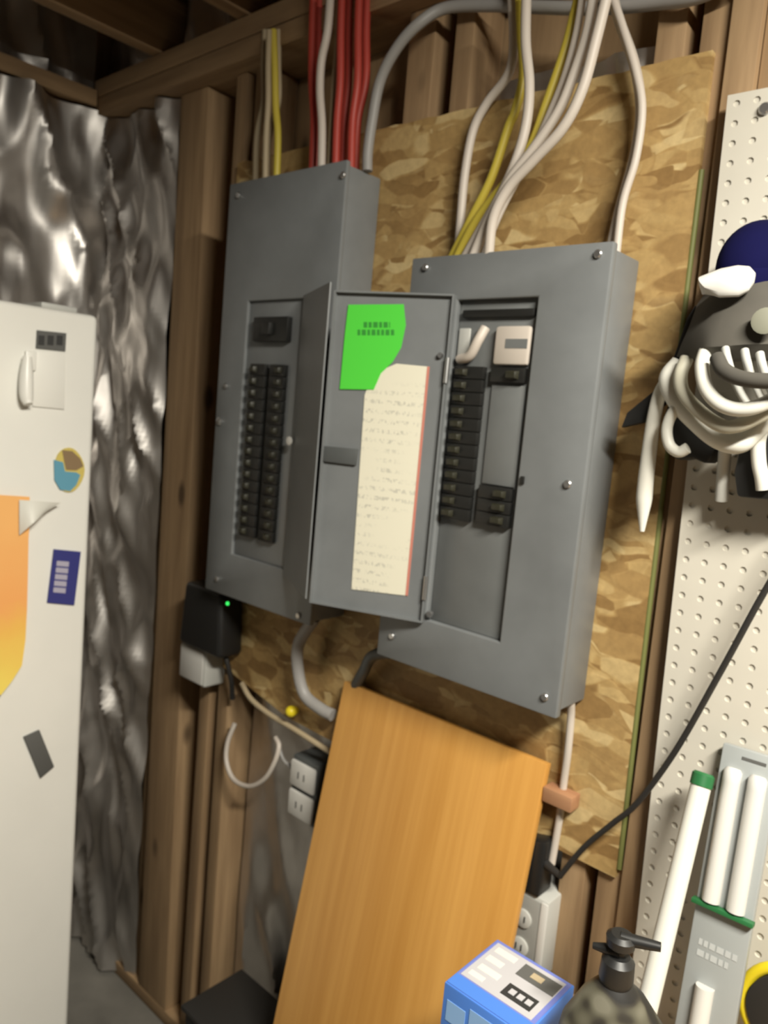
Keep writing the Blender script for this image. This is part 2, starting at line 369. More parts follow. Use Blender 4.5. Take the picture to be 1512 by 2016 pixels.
# pale lug shields above the breakers
zs = zt + .004
build('lug_shield', MB().box(xa - .002, xa + .02, YD - .004, YD, zs + .006, zs + .056), GPLAS, p2, .002)
build('lug_wire', MB().tube(spline([(xa + .006, YD - .006, zs + .006), (xa + .03, YD - .012, zs + .012), (xa + .044, YD - .014, zs + .034), (xa + .05, YD - .006, zs + .056)]), .008, 12), CWHITE, p2)
lugr = build('lug_shield', MB().box(xc + .001, xd + .003, YD - .012, YD, zs - .001, zs + .058), CWHITE, p2, .005)
build('lug_slot', MB().box(xc + .022, xd + .0005, YD - .0125, YD - .0115, zs + .024, zs + .038), DEAD, lugr, 0)
build('lug_bar', MB().box(xa + .004, xd + .004, YD - .008, YD, zs + .072, zs + .084), BREAK, p2, .002)
build('door_catch', MB().box(OX1 + .006, OX1 + .013, YF - .016, YF - .0125, PY(1035, 945, YF).z - .006, PY(1035, 945, YF).z + .006), BREAK, p2, .001)
for u, v in ((1178, 500), (1118, 953), (1073, 1372), (838, 527), (772, 1252)): screw(p2, PY(u, v, YF - .0125))

# door of the nearer panel: hinged at the window's left edge, free edge resting in front of the other door
HN = Vector((OX0 - .002, YF - .014, 0)); FR = Vector((-.962, -.181, 0)); DU = (FR - HN).normalized(); DW = (FR - HN).length
DN = Vector((DU.y, -DU.x, 0)); DN = DN if DN.dot(CAM - HN) > 0 else -DN; DN.z = 0; DN.normalize()
DZ0, DZ1 = 1.284, 1.822
def dpt(s, z, d=0.0): return HN + DU * s + DN * d + Vector((0, 0, z))
mb = MB(); mb.prism([dpt(0, DZ0), dpt(DW, DZ0), dpt(DW, DZ1), dpt(0, DZ1)], DN * -.003)
for a, b, c, d in ((0, DW, DZ1 - .003, DZ1), (0, DW, DZ0, DZ0 + .003), (DW - .003, DW, DZ0 + .003, DZ1 - .003), (0, .003, DZ0 + .003, DZ1 - .003)):
    mb.prism([dpt(a, c), dpt(b, c), dpt(b, d), dpt(a, d)], DN * .009)
door2 = build('door', mb, GREY, p2, 0)
for i, z in enumerate((DZ0 + .06, DZ1 - .12)):
    build('hinge', MB().lathe([(.004, -.02), (.004, .02)], HN + Vector((.001, -.004, z)) + DN * .004, (0, 0, 1), 10), STEEL, p2)
def on_door(pts, d): return [PP(u, v, HN + DN * d, DN) for u, v in pts]
lab = on_door([(781, 716), (846, 722), (829, 902), (803, 1173), (692, 1160), (718, 778), (728, 752), (745, 746), (752, 728)], .0012)
build('directory_label', MB().prism(lab, DN * .0005), PAPER, door2, 0, False, label='cream circuit directory sheet with faint handwriting')
build('label_border', MB().prism(on_door([(846, 722), (829, 902), (803, 1173), (798, 1172), (824, 902), (841, 722)], .0018), DN * .0003), RED, door2, 0, False, label='thin red edge of the directory sheet')
build('green_card', MB().prism(on_door([(686, 600), (795, 599), (799, 640), (790, 684), (773, 713), (750, 735), (736, 767), (669, 766), (679, 660)], .0024), DN * .0006), LIME, door2, 0, False, label='lime green card with a clipped corner')
mb = MB()
for r, (a, b, v) in enumerate(((716, 768, 634), (704, 776, 649))):
    u = a
    while u < b:
        wd = random.uniform(5, 11); mb.prism(on_door([(u, v), (min(u + wd, b), v), (min(u + wd, b), v + 11), (u, v + 11)], .0031), DN * .0002); u += wd + 3
build('card_print', mb, LIMED, door2, 0, False, kind='stuff', label='dark illegible print on the green card')
build('door_latch', MB().prism(on_door([(640, 878), (706, 884), (702, 916), (637, 908)], .0005), DN * .006), GREYD, door2, .001)
build('door_pin', MB().disc(PP(847, 1208, HN + DN * .0, DN), DN, .006, .008), STEEL, door2)
build('door_pin', MB().disc(PP(868, 700, HN + DN * .0, DN), DN, .005, .008), STEEL, door2)

# --- the farther, taller panel, its door swung out dark against the light
p1 = thing('breaker_box', (-1.22, 0, 1.205), 'tall grey breaker panel beside the thick corner post', 'breaker panel')
X0, X1, Z0, Z1 = -1.392, -1.047, 1.205, 2.072; OX0, OX1, OZ0, OZ1 = -1.306, -1.137, 1.30, 1.83
build('enclosure', MB().box(X0 + .006, X1 - .004, YF + .004, -.001, Z0 + .006, Z1 - .006), GREY, p1, .003)
build('cover', cover_frame(MB(), X0, X1, Z0, Z1, OX0, OX1, OZ0, OZ1, YF - .008, YF + .003), GREY, p1, .003)
build('deadfront', MB().box(OX0 + .0005, OX1 - .0005, YD, YD + .0035, OZ0 + .0005, OZ1 - .0005), GREY, p1, .0005)
za, zb2 = PY(555, 625, YD).z, PY(555, 674, YD).z
mbk = build('main_breaker', MB().box(OX0 + .03, OX0 + .135, YD - .014, YD, zb2, za), BREAK, p1, .002)
build('toggle', MB().box(OX0 + .07, OX0 + .095, YD - .026, YD - .014, zb2 + .012, za - .012), BREAK, mbk, .002)
zt = PY(550, 718, YD).z; zb = PY(520, 1064, YD).z; nrow = 15; dz = (zt - zb) / nrow
for i in range(nrow):
    breaker(p1, OX0 + .026, OX0 + .073, zb + i * dz, zb + (i + 1) * dz, YD, True)
    breaker(p1, OX0 + .087, OX0 + .132, zb + i * dz, zb + (i + 1) * dz, YD, False)
build('round_sticker', MB().disc(PY(570, 868, YD - .02), (0, -1, 0), .0085, .003, 18), WPLAS, p1, label='small round white dot on a breaker')
build('green_patch', MB().prism([PY(597, 690, YF - .009), PY(607, 692, YF - .009), PY(604, 750, YF - .009), PY(592, 745, YF - .009)], (0, -.001, 0)), LIMED, p1, 0, False, label='small green patch at the door hinge')  # thin flat dark green patch on the cover beside the hinge
for u, v in ((470, 385), (676, 345), (428, 1140), (588, 1212), (445, 760)): screw(p1, PY(u, v, YF - .0085))
screw(p1, PY(432, 830, YF - .0085), r=.009); screw(p1, (X0, -.05, 1.245), (-1, 0, 0), .008)
H1 = Vector((OX1 + .002, YF - .0095, 0)); F1 = Vector((-.9665, -.1925, 0)); U1 = (F1 - H1).normalized(); L1 = (F1 - H1).length; N1 = Vector((U1.y, -U1.x, 0))
N1 = N1 if N1.dot(CAM - H1) > 0 else -N1; N1.z = 0; N1.normalize()
def d1(s, z, d=0.0): return H1 + U1 * s + N1 * d + Vector((0, 0, z))
mb = MB(); mb.prism([d1(0, 1.29), d1(L1, 1.29), d1(L1, 1.835), d1(0, 1.835)], N1 * -.0025)
door1 = build('door', mb, GREY, p1, 0)

# ------------------------------------------------------------------ cables above the panels
def cable(name, pts, r, mt, label, cat='cable', group=None, k=8, flat=1.0, n=10):
    P = [PY(*p) if not isinstance(p, Vector) else p for p in pts]
    o = build(name, MB().tube(spline(P, k), r, n, None, flat), mt); tag(o, label, cat, group); return o
g2 = 'white cables fanning into the wide panel'; lw = 'white sheathed cable running from the rafters into the wide panel'
T2 = 1.886
def to2(x, y=-.045): return Vector((x, y, T2 - .004))
def X2(u, v, y=-.045): return PY(u, v, y).x
cable('electrical_cable', [(1006, -30, -0.021), (1011, 80, -0.021), (1001, 145, -0.021), (958, 204, -0.021), (931, 258, -0.021), (915, 344, -0.021), (907, 430, -0.021), to2(X2(903, 497, -0.021), -0.021)], .0076, CWHITE, 'white cable bowing out on its own to the wide panel top', 'cable', None)
cable('electrical_cable', [(1037, -30, -0.068), (1035, 80, -0.068), (1042, 164, -0.068), (1037, 238, -0.068), (1018, 310, -0.068), (988, 380, -0.068), (950, 446, -0.068), to2(X2(912, 500, -0.068), -0.068)], .008, CWHITE, 'white cable running straight down before curving beside the yellow cables', 'cable')
cable('electrical_cable', [(1172, -30, -0.0835), (1156, 64, -0.0835), (1130, 145, -0.0835), (1100, 218, -0.0835), (1052, 290, -0.0835), (1005, 352, -0.0835), (965, 425, -0.0835), to2(X2(930, 498, -0.0835), -0.0835)], .0076, CWHITE, lw, 'cable', g2)
cable('electrical_cable', [(1200, -30, -0.099), (1173, 80, -0.099), (1146, 177, -0.099), (1108, 252, -0.099), (1049, 317, -0.099), (1001, 370, -0.099), (971, 430, -0.099), to2(X2(963, 492, -0.094), -0.094)], .008, CWHITE, lw, 'cable', g2)
cable('electrical_cable', [(1150, -30, -0.068), (1136, 60, -0.068), (1112, 150, -0.068), (1082, 225, -0.068), (1048, 300, -0.068), (1014, 362, -0.068), (982, 425, -0.068), to2(X2(948, 496, -0.068), -0.068)], .0056, CWHITE, lw, 'cable', g2)
cable('electrical_cable', [(1203, -30, -0.021), (1216, 32, -0.021), (1248, 124, -0.021), (1261, 215, -0.021), (1248, 311, -0.021), (1221, 408, -0.021), to2(X2(1203, 470, -0.021), -0.021)], .0076, CWHITE, 'white cable dropping alone to the right corner of the wide panel')
cable('electrical_cable', [(1198, -30, -0.037), (1228, 60, -0.037), (1252, 140, -0.037), (1264, 215, -0.037), (1252, 311, -0.037), (1226, 400, -0.037), to2(X2(1212, 470, -0.037) + .004, -0.037)], .006, CWHITE, 'thinner white cable paired with another at the panel corner')
cable('electrical_cable', [(1022, -30, -0.037), (1026, 70, -0.037), (1030, 150, -0.037), (1013, 222, -0.037), (1001, 250, -0.037), (968, 349, -0.037), (931, 424, -0.037), to2(X2(882, 498, -0.037), -0.037)], .0074, CYEL, 'yellow cable lying outermost in the fan of cables', 'cable')
cable('electrical_cable', [(1146, -30, -0.0525), (1130, 32, -0.0525), (1113, 97, -0.0525), (1076, 204, -0.0525), (1046, 285, -0.0525), (1001, 352, -0.0525), (938, 434, -0.0525), to2(X2(894, 498, -0.0525), -0.0525)], .0074, CYEL, 'yellow cable crossing over the white cable fan')
cable('electrical_cable', [(1450, -40, -.016), (1371, -6, -.014), (1290, 6, -.006), (1183, 16, -.002), (1076, 15, -.002), (968, 11, -.003), (877, 16, -.02), (823, 48, -.044), (780, 97, -.05), (748, 161, -.048), (732, 242, -.045), (724, 300, -.045), Vector((PY(724, 325, -.045).x, -.045, 2.066))], .0098, CGREY, 'thick grey cable arching over to the tall panel')
# over the tall panel
gl = 'red cables into the tall panel'
def to1(u, v, y): q = PY(u, v, y); return Vector((q.x, y, 2.066))
for a, b, y in ((612, 618, -.05), (624, 626, -.03), (668, 664, -.05), (684, 678, -.03), (702, 694, -.05), (718, 704, -.03)):
    cable('electrical_cable', [(a + 6, -30, y), (a + 3, 60, y), (a + 2, 160, y), (b, 240, y), to1(b, 300, y)], .0076, CRED, 'red sheathed cable dropping into the tall panel', 'cable', gl)
cable('electrical_cable', [(652, -30, -.075), (645, 60, -.075), (633, 120, -.072), (630, 180, -.07), (634, 250, -.07), to1(636, 300, -.07)], .0078, CWHITE, 'pale cable hanging among the red cables')
cable('electrical_cable', [(668, -30, -.03), (664, 80, -.03), (656, 180, -.03), (652, 250, -.035), to1(650, 305, -.035)], .005, CTAN, 'thin tan cable behind the red cables')
cable('electrical_cable', [(538, 60, -.045), (541, 130, -.045), (543, 210, -.045), (547, 270, -.045), to1(547, 325, -.045)], .0074, CYEL, 'yellow cable dropping into the tall panel')
gt = 'tan cables into the tall panel'
for a, b, c, y in ((522, 519, 506, -.03), (530, 528, 524, -.055), (548, 548, 530, -.03)):
    cable('electrical_cable', [(a, 60, y), (b, 130, y), (b, 200, y), (c, 270, y), to1(c, 335, y)], .0062, CTAN, 'tan cable beside the yellow one above the tall panel', 'cable', gt)

# cables and fittings below
o = cable('flexible_conduit', [Vector((-1.085, -.05, 1.2055)), (588, 1268, -.05), (587, 1320, -.045), (600, 1368, -.04), (632, 1396, -.035), (655, 1408, -.03)], .0125, CGREY, 'grey flexible conduit curling from under the tall panel', 'conduit', None, 8, 1.0, 14)
cable('electrical_cable', [Vector((-.85, -.05, 1.199)), (736, 1290, -.045), (716, 1322, -.035), (700, 1350, -.014)], .011, GREYD, 'short dark grey cable under the wide panel corner')
cable('electrical_cable', [Vector((-.522, -.03, 1.208)), (1124, 1412, -.02), (1118, 1480, -.016), (1110, 1540, -.01), (1103, 1600, -.008), (1093, 1660, -.008), (1086, 1700, -.01)], .0062, CWHITE, 'white cable descending from the wide panel past a wood block')
cable('electrical_cable', [(476, 1345, -.012), (494, 1376, -.014), (530, 1406, -.016), (580, 1436, -.016), (640, 1474, -.014), (690, 1500, -.012)], .006, CTAN, 'tan cable following the lower edge of the strand board')
cable('electrical_cable', [(462, 1425, .004), (448, 1462, -.006), (446, 1500, -.012), (460, 1534, -.016), (490, 1548, -.018), (520, 1534, -.016), (540, 1502, -.012), (549, 1470, -.004), (543, 1452, .004)], .0056, CWHITE, 'white cable loop hanging below the strand board')
cable('electrical_cable', [(546, 1455, .006), (556, 1492, .004), (572, 1510, .004), (584, 1520, .006)], .004, CGREY, 'short grey lead running to the twin receptacle')
q = PY(575, 1400, -.02)
build_o = MB().lathe([(.005, -.017), (.0095, -.015), (.012, .0), (.012, .009), (.008, .015), (.003, .017)], q, (0.35, -.9, .2), 14)
tag(build('wire_nut', build_o, YELB), 'yellow twist-on wire connector under the conduit bend', 'wire nut')
cable('ground_wire', [Vector((-.4425, .004, 2.0)), Vector((-.439, .004, 1.7)), Vector((-.4335, .004, 1.4)), Vector((-.4275, .004, 1.08)), Vector((-.425, .004, .96))], .0042, CGREEN, 'thin olive green wire along the strand board edge', 'wire', None, 4)

# twin receptacle in the lower stud bay
tr = thing('receptacle', (-1.125, .02, .74), 'dark boxed receptacle with two white sockets behind the orange board', 'receptacle')
build('box', MB().box(-1.165, -1.085, -.002, .08, .735, .875), GREYD, tr, .003)
for z in (.742, .809):
    s = build('socket', MB().box(-1.163, -1.087, -.012, -.002, z, z + .058), WPLAS, tr, .006)
    for dx in (-.012, .006): build('slot', MB().box(-1.125 + dx, -1.122 + dx, -.0125, -.0115, z + .022, z + .037), INK, s)

# black adapter over a white outlet box beside the tall panel's foot
ob = thing('outlet_box', (-1.53, 0, .955), 'white surface outlet box under the black adapter', 'outlet box')
q0, q1 = PY(364, 1268, -.05), PY(433, 1350, -.05)
build('body', MB().box(-1.54, -1.437, -.05, .01, .948, 1.04), GPLAS, ob, .006, True, 3)
build('faceplate', MB().box(-1.534, -1.443, -.054, -.0505, .954, 1.034), WPLAS, ob, .002)
ad = thing('power_adapter', (-1.47, 0, 1.04), 'black power adapter with a green light below the tall panel', 'adapter')
build('case', MB().hexa([(-1.525, -.07, 1.042), (-1.36, -.07, 1.043), (-1.36, -.002, 1.043), (-1.525, -.002, 1.042)], [(-1.51, -.07, 1.195), (-1.372, -.07, 1.19), (-1.372, -.002, 1.19), (-1.51, -.002, 1.195)]), BLACK, ad, .012, True, 3)
build('led', MB().disc(PY(449, 1188, -.0745), (0, -1, 0), .0042, .004, 12), LED, ad, label='small lit green light')
cable('adapter_cord', [Vector((-1.405, -.03, 1.06)), Vector((-1.385, -.03, 1.03)), Vector((-1.375, -.02, .98)), Vector((-1.385, -.005, .93))], .006, CBLACK, 'short black cord hanging beside the adapter', 'cord')

# ------------------------------------------------------------------ orange board leaning on the wall
lean = math.radians(10); TL = Vector((-1.013, -.024, 1.09)); bw = .46; dn = Vector((0, -math.sin(lean), -math.cos(lean))); bn = Vector((0, -math.cos(lean), math.sin(lean)))
ln = (1.09 - ZF - .003) / math.cos(lean); th = .016
ob_ = MB().prism([TL, TL + Vector((bw, 0, 0)), TL + Vector((bw, 0, 0)) + dn * ln, TL + dn * ln], -bn * th)
tag(build('wood_board', ob_, ORANGE, None, .0015), 'orange-brown laminated board leaning against the wall under the wide panel', 'board')
blk = MB().box(-.552, -.50, -.03, -.001, 1.03, 1.055)
tag(build('wood_block', blk, REDW, None, .002), 'small reddish wood block beside the orange board', 'wood block')

# outlet at the lower right, plug and cord
oo = thing('wall_outlet', (-.548, 0, .72), 'grey metal outlet with white rim under the black plug', 'outlet')
build('box', MB().box(-.59, -.517, -.028, .06, .728, .868), GPLAS, oo, .003)
build('cover_plate', MB().box(-.585, -.530, -.031, -.0285, .733, .863), paint('plate_grey', (.3, .3, .28), .45), oo, .001)
build('rim', MB().box(-.5295, -.5165, -.0325, -.0285, .731, .866), WPLAS, oo, .002)
for z in (.765, .815):
    s = build('socket', MB().lathe([(.016, 0), (.016, .003), (.014, .004)], (-.558, -.0312, z + .008), (0, -1, 0), 16), GPLAS, oo)
    for dx in (-.006, .004): build('slot', MB().box(-.558 + dx, -.5565 + dx, -.0365, -.0345, z + .004, z + .014), INK, s)
pg = thing('power_plug', (-.545, 0, .872), 'black power plug above the lower outlet', 'plug')
build('body', MB().hexa([(-.583, -.036, .872), (-.533, -.036, .872), (-.533, .006, .872), (-.583, .006, .872)], [(-.572, -.03, .955), (-.535, -.03, .965), (-.535, .006, .965), (-.572, .006, .955)]), BLACK, pg, .005)
build('strain_relief', MB().tube([Vector((-.537, -.02, .925)), Vector((-.515, -.028, .925)), Vector((-.5, -.034, .926))], .008, 10, lambda t: 1 - .45 * t), CBLACK, pg)
cable('extension_cord', [Vector((-.502, -.034, .926)), (1150, 1668, -.036), (1205, 1622, -.04), (1255, 1580, -.046), (1330, 1478, -.055), (1420, 1320, -.065), (1505, 1165, -.07), (1600, 1010, -.07), (1660, 900, -.06)], .0042, CBLACK, 'black cord slanting across the pegboard down to the plug', 'cord')

# ------------------------------------------------------------------ pegboard with real holes
def pegboard():
    p = .0254; nx, nz = 40, 62; hr = .0046; t = .006; hd_ = .0022; mb = MB(); vs = []; fs = []
    ang = math.radians(1.6)
    o = Vector((-.409, -.026, 2.082)); ux = Vector((math.cos(ang) * 1, 0, -math.sin(0))); ux = Vector((1, 0, 0)); uz = Vector((math.sin(ang), 0, -math.cos(ang)))
    idx = {}
    def V(a, b, y):
        k = (round(a, 5), round(b, 5), y)
        if k not in idx: idx[k] = len(vs); vs.append(o + ux * a + uz * b + Vector((0, y, 0)))
        return idx[k]
    for j in range(nz):
        for i in range(nx):
            cx_, cz_ = (i + .5) * p, (j + .5) * p; x0, x1, z0, z1 = i * p, (i + 1) * p, j * p, (j + 1) * p
            ring = [(cx_ + hr * math.cos(math.pi * (k + .5) / 4), cz_ + hr * math.sin(math.pi * (k + .5) / 4)) for k in range(8)]
            f = [V(a, b, 0.0) for a, b in ring]; g = [V(a, b, hd_) for a, b in ring]
            c = [V(x1, z1, 0.0), V(x0, z1, 0.0), V(x0, z0, 0.0), V(x1, z0, 0.0)]
            # ring 0 (right, lower) .. counter order; corners sit between ring pairs 0-1, 2-3, 4-5, 6-7
            for q in range(4):
                fs.append((c[q], f[2 * q + 1], f[2 * q])); fs.append((c[q], c[(q + 1) % 4], f[(2 * q + 2) % 8], f[2 * q + 1]))
            for k in range(8): fs.append((f[k], f[(k + 1) % 8], g[(k + 1) % 8], g[k]))
            fs.append(tuple(g))
    mb.add(vs, fs)
    W_, H_ = nx * p, nz * p; c = [o, o + ux * W_, o + ux * W_ + uz * H_, o + uz * H_]
    b = [q + Vector((0, t, 0)) for q in c]
    mb.add(c + b, [(0, 4, 5, 1), (1, 5, 6, 2), (2, 6, 7, 3), (3, 7, 4, 0)])
    me_o = build('pegboard', mb, PEG, None, 0, False)
    return me_o
pb = tag(pegboard(), 'white painted pegboard hung with cords beside the strand board', 'pegboard')
for x in (-.352, .02):
    build('furring_strip', MB().hexa([(x, -.0195, .51), (x + .03, -.0195, .51), (x + .03, .0115, .51), (x, .0115, .51)], [(x - .02, -.0195, 2.07), (x + .01, -.0195, 2.07), (x + .01, .0115, 2.07), (x - .02, .0115, 2.07)]), STUDL, pb)
YB = -.026
sk = MB().disc(PY(1507, 215, YB), (0, -1, 0), .008, .006); build('screw', sk, STEEL, pb)

# ------------------------------------------------------------------ fridge at the left and what hangs on it
FX = -1.45; fy1 = PX(195, 640, FX).y; ft = PX(195, 622, FX).z
fr = thing('refrigerator', (-1.77, fy1 - .38, ZF), 'white refrigerator with magnets and an orange sheet on its door', 'refrigerator')
build('cabinet', MB().box(XL + .1, FX - .062, fy1 - .76, fy1 - .004, .03, ft - .006), WHITE, fr, .012, True, 3)
build('door', MB().box(FX - .055, FX, fy1 - .76, fy1, .12, ft), WHITE, fr, .012, True, 4)
build('gasket', MB().box(FX - .0615, FX - .0555, fy1 - .75, fy1 - .01, .13, ft - .012), GPLAS, fr)
build('kick_plate', MB().box(FX - .09, FX - .06, fy1 - .74, fy1 - .02, ZF + .001, .105), INKG, fr)
build('door_handle', MB().tube(spline([(FX - .004, fy1 - .7, 1.0), (FX + .045, fy1 - .7, 1.03), (FX + .045, fy1 - .7, 1.4), (FX - .004, fy1 - .7, 1.43)]), .012), WHITE, fr)
build('hinge_cap', MB().box(FX - .12, FX - .03, fy1 - .1, fy1 - .03, ft - .0055 + .006, ft + .012), GPLAS, fr, .003)
def FP(u, v, d=0.0): return PX(u, v, FX + d)
OUT = Vector((1, 0, 0))
hk = thing('adhesive_hook', FP(95, 805, .001), 'white stick-on hook with a dark printed top on the refrigerator', 'hook')
build('base_plate', MB().prism([FP(66, 690, .001), FP(128, 694, .001), FP(126, 806, .001), FP(63, 800, .001)], OUT * .003), WHITE, hk, .001)
build('prong', MB().tube(spline([FP(54, 702, .014), FP(52, 740, .016), FP(52, 780, .02), FP(56, 796, .026)]), .0125, 12, lambda t: .6 + .4 * math.sin(3.1 * t)), WHITE, hk)
build('prong_base', MB().prism([FP(48, 690, .001), FP(70, 692, .001), FP(68, 730, .001), FP(46, 728, .001)], OUT * .008), WHITE, hk, .002)
lb = build('printed_label', MB().prism([FP(72, 650, .001), FP(130, 656, .001), FP(128, 692, .001), FP(70, 686, .001)], OUT * .0015), INKG, hk, 0, False, label='dark grey printed strip')
for a in (76, 94, 112): build('print_mark', MB().prism([FP(a, 660, .0028), FP(a + 12, 661, .0028), FP(a + 11, 680, .0028), FP(a - 1, 679, .0028)], OUT * .0002), INK, lb, 0, False)
mg = thing('magnet', FP(135, 970, .001), 'rounded teal, brown and yellow magnet on the refrigerator', 'magnet', 'refrigerator magnets')
build('backing', MB().prism([FP(135 + 31 * math.cos(a) * (.95 + .05 * math.cos(3 * a)), 925 + 44 * math.sin(a), .001) for a in [k * math.pi / 12 for k in range(24)]], OUT * .002), YELP, mg, 0, False)
build('teal_patch', MB().prism([FP(u, v, .0031) for u, v in ((106, 905), (124, 910), (128, 928), (150, 930), (158, 935), (150, 955), (138, 967), (118, 964), (107, 945))], OUT * .0006), TEAL, mg, 0, False, label='teal lower patch of the magnet')
build('brown_patch', MB().prism([FP(u, v, .0031) for u, v in ((122, 886), (142, 888), (158, 903), (164, 918), (150, 926), (130, 925), (126, 908))], OUT * .0006), BROWN, mg, 0, False, label='brown upper patch of the magnet')
mg = thing('magnet', FP(122, 1190, .001), 'navy blue rectangular magnet with a pale centre on the refrigerator', 'magnet', 'refrigerator magnets')
build('plate', MB().prism([FP(105, 1081, .001), FP(158, 1086, .001), FP(145, 1191, .001), FP(92, 1186, .001)], OUT * .003), MBLUE, mg, 0, False)
mb = MB()
for k in range(5):
    v = 1104 + k * 13; mb.prism([FP(112 - k * 1.6, v, .0042), FP(136 - k * 1.6, v + 2, .0042), FP(135 - k * 1.6, v + 12, .0042), FP(111 - k * 1.6, v + 10, .0042)], OUT * .0003)
build('lettering', mb, LAV, mg, 0, False, kind='stuff', label='column of pale illegible lettering')
tag(build('magnet', MB().prism([FP(45, 1450, .0012), FP(76, 1436, .0012), FP(105, 1508, .0012), FP(78, 1531, .0012)], OUT * .005), INKG, None, .001), 'plain black magnet stuck at a tilt on the refrigerator', 'magnet', 'refrigerator magnets')
pa = thing('paper_sheet', FP(10, 1370, .001), 'orange and yellow sheet with a white curled corner on the refrigerator', 'paper')
def bend(s): return .004 + .02 * s * s
poly = [(-160, 960), (-80, 968), (0, 978), (30, 982), (52, 990), (55, 1060), (53, 1200), (46, 1300), (22, 1345), (0, 1366), (-80, 1372), (-160, 1370)]
mb = MB(); rows = [(978, 58), (1010, 60), (1060, 56), (1120, 55), (1200, 53), (1260, 50), (1310, 43), (1340, 24), (1368, 2)]; vs = []; fs = []
for v, e in rows:
    for i in range(9):
        s = i / 8; vs.append(FP(-170 + (e + 170) * s, v - (1 - s) * 14, .003 + .012 * s * s))
for j in range(len(rows) - 1):
    for i in range(8): a = j * 9 + i; fs.append((a, a + 1, a + 10, a + 9))
mb.add(vs, fs); m2 = [p + OUT * .0006 for p in mb.v]; mb.add(m2, fs)
build('sheet', mb, ORPAPER, pa)
mb = MB(); vs = []; fs = []
for j in range(7):
    t = j / 6
    for i in range(7):
        s = i / 6; vs.append(FP(38 + 82 * s * (1 - .35 * t), 984 + 70 * t * (1 - .75 * s) + 6 * s, .018 + .016 * math.sin(math.pi * s) * (.4 + .6 * t)))
for j in range(6):
    for i in range(6): a = j * 7 + i; fs.append((a, a + 1, a + 8, a + 7))
mb.add(vs, fs); build('curled_corner', mb, WROPE, pa, label='white underside curling forward')

# ------------------------------------------------------------------ bench and what stands on it
BZ = .76
bn_ = thing('workbench', (.2, -.38, ZF), 'low wooden workbench below the pegboard', 'workbench')
build('bench_top', MB().box(-.50, .7, -.78, -.045, BZ - .03, BZ), BENCH, bn_, .003)
for x in (-.46, .62):
    for y in (-.74, -.12): build('leg', MB().box(x, x + .04, y, y + .04, ZF + .001, BZ - .031), STUDL, bn_, .002)

bx = thing('product_box', (-.41, -.327, BZ + .001), 'blue cardboard box with grey printed top on the workbench', 'box')
bx0, bx1, by0, by1, bz0, bz1 = -.469, -.356, -.384, -.268, BZ + .001, .95
build('carton', MB().box(bx0, bx1, by0, by1, bz0, bz1), BLUE, bx, .0015)
e = .0005
def topq(a, b, c, d): # fractions on the top face
    xx = lambda t: bx0 + t * (bx1 - bx0); yy = lambda t: by0 + t * (by1 - by0); return xx(a), xx(b), yy(c), yy(d)
def tq(name, a, b, c, d, z, m, par): x0, x1, y0, y1 = topq(a, b, c, d); return build(name, MB().box(x0, x1, y0, y1, z, z + e), m, par)
tq('top_border', .02, .98, .02, .98, bz1, BLUEV, bx)
tpn = tq('top_print', .05, .93, .22, .94, bz1 + e, BOXG, bx)
w1 = tq('dark_panel', .46, .92, .66, .88, bz1 + 2 * e, INKG, bx); w2 = tq('dark_panel', .5, .86, .3, .5, bz1 + 2 * e, INK, bx)
tq('pale_mark', .6, .74, .73, .82, bz1 + 3 * e, CTAN, w1)
for k in range(3): tq('pale_mark', .56 + k * .1, .63 + k * .1, .36, .44, bz1 + 3 * e, BOXG, w2)
for k, (a, b, c, d) in enumerate(((.1, .36, .78, .88), (.1, .3, .6, .7), (.12, .38, .42, .52), (.1, .28, .28, .36))): tq('pale_print', a, b, c, d, bz1 + 2 * e, WPLAS, bx)
tq('blue_band', .02, .98, .02, .2, bz1 + e, BLUE, bx)
for a, b, c, d, mm in ((.06, .3, .1, .24, BLUEL), (.35, .9, .06, .2, BLUEL), (.1, .5, .34, .5, BOXG), (.56, .92, .3, .42, BLUEV), (.1, .85, .6, .72, BLUEL)):
    x0 = bx0 + a * (bx1 - bx0); x1 = bx0 + b * (bx1 - bx0); z1 = bz1 - c * (bz1 - bz0); z0 = bz1 - d * (bz1 - bz0)
    build('front_print', MB().box(x0, x1, by0 - e, by0, z0, z1), mm, bx)

# pump bottle with camouflage body
qn = PY(1216, 1900, -.34); bxp, byp = qn.x, -.34
hz = PY(1240, 1815, byp).z; nz0 = PY(1215, 1936, byp).z
pbt = thing('pump_bottle', (bxp, byp, BZ + .001), 'camouflage bottle with a black pump top on the workbench', 'bottle')
hb = nz0 - BZ - .001; RX = Vector((math.cos(yaw), math.sin(yaw), 0)); RY = Vector((-math.sin(yaw), math.cos(yaw), 0)); vs = []; fs = []
prof = [(.060, .040, 0), (.066, .044, .006), (.071, .046, hb * .45), (.067, .043, hb * .68), (.055, .037, hb * .84), (.034, .026, hb * .95), (.0165, .0165, hb + .001)]
for q, (ra, rb, h) in enumerate(prof):
    sh = .010 * (1 - (h / hb) ** 3)
    for k in range(32):
        g_ = 2 * math.pi * k / 32; wob = 1 + .03 * math.sin(3 * g_ + q)
        vs.append(Vector((bxp, byp, BZ + .001 + h)) + RX * (ra * math.cos(g_) * wob + sh) + RY * (rb * math.sin(g_) * wob))
for q in range(len(prof) - 1):
    for k in range(32): fs.append((q * 32 + k, q * 32 + (k + 1) % 32, (q + 1) * 32 + (k + 1) % 32, (q + 1) * 32 + k))
fs += [tuple(range(32))[::-1], tuple(range((len(prof) - 1) * 32, len(prof) * 32))]
build('body', MB().add(vs, fs), CAMO, pbt)
build('collar', MB().lathe([(.0165, -.002), (.0185, .004), (.0175, .024), (.012, .03)], (bxp, byp, nz0 + .002), (0, 0, 1), 20), BLACK, pbt)
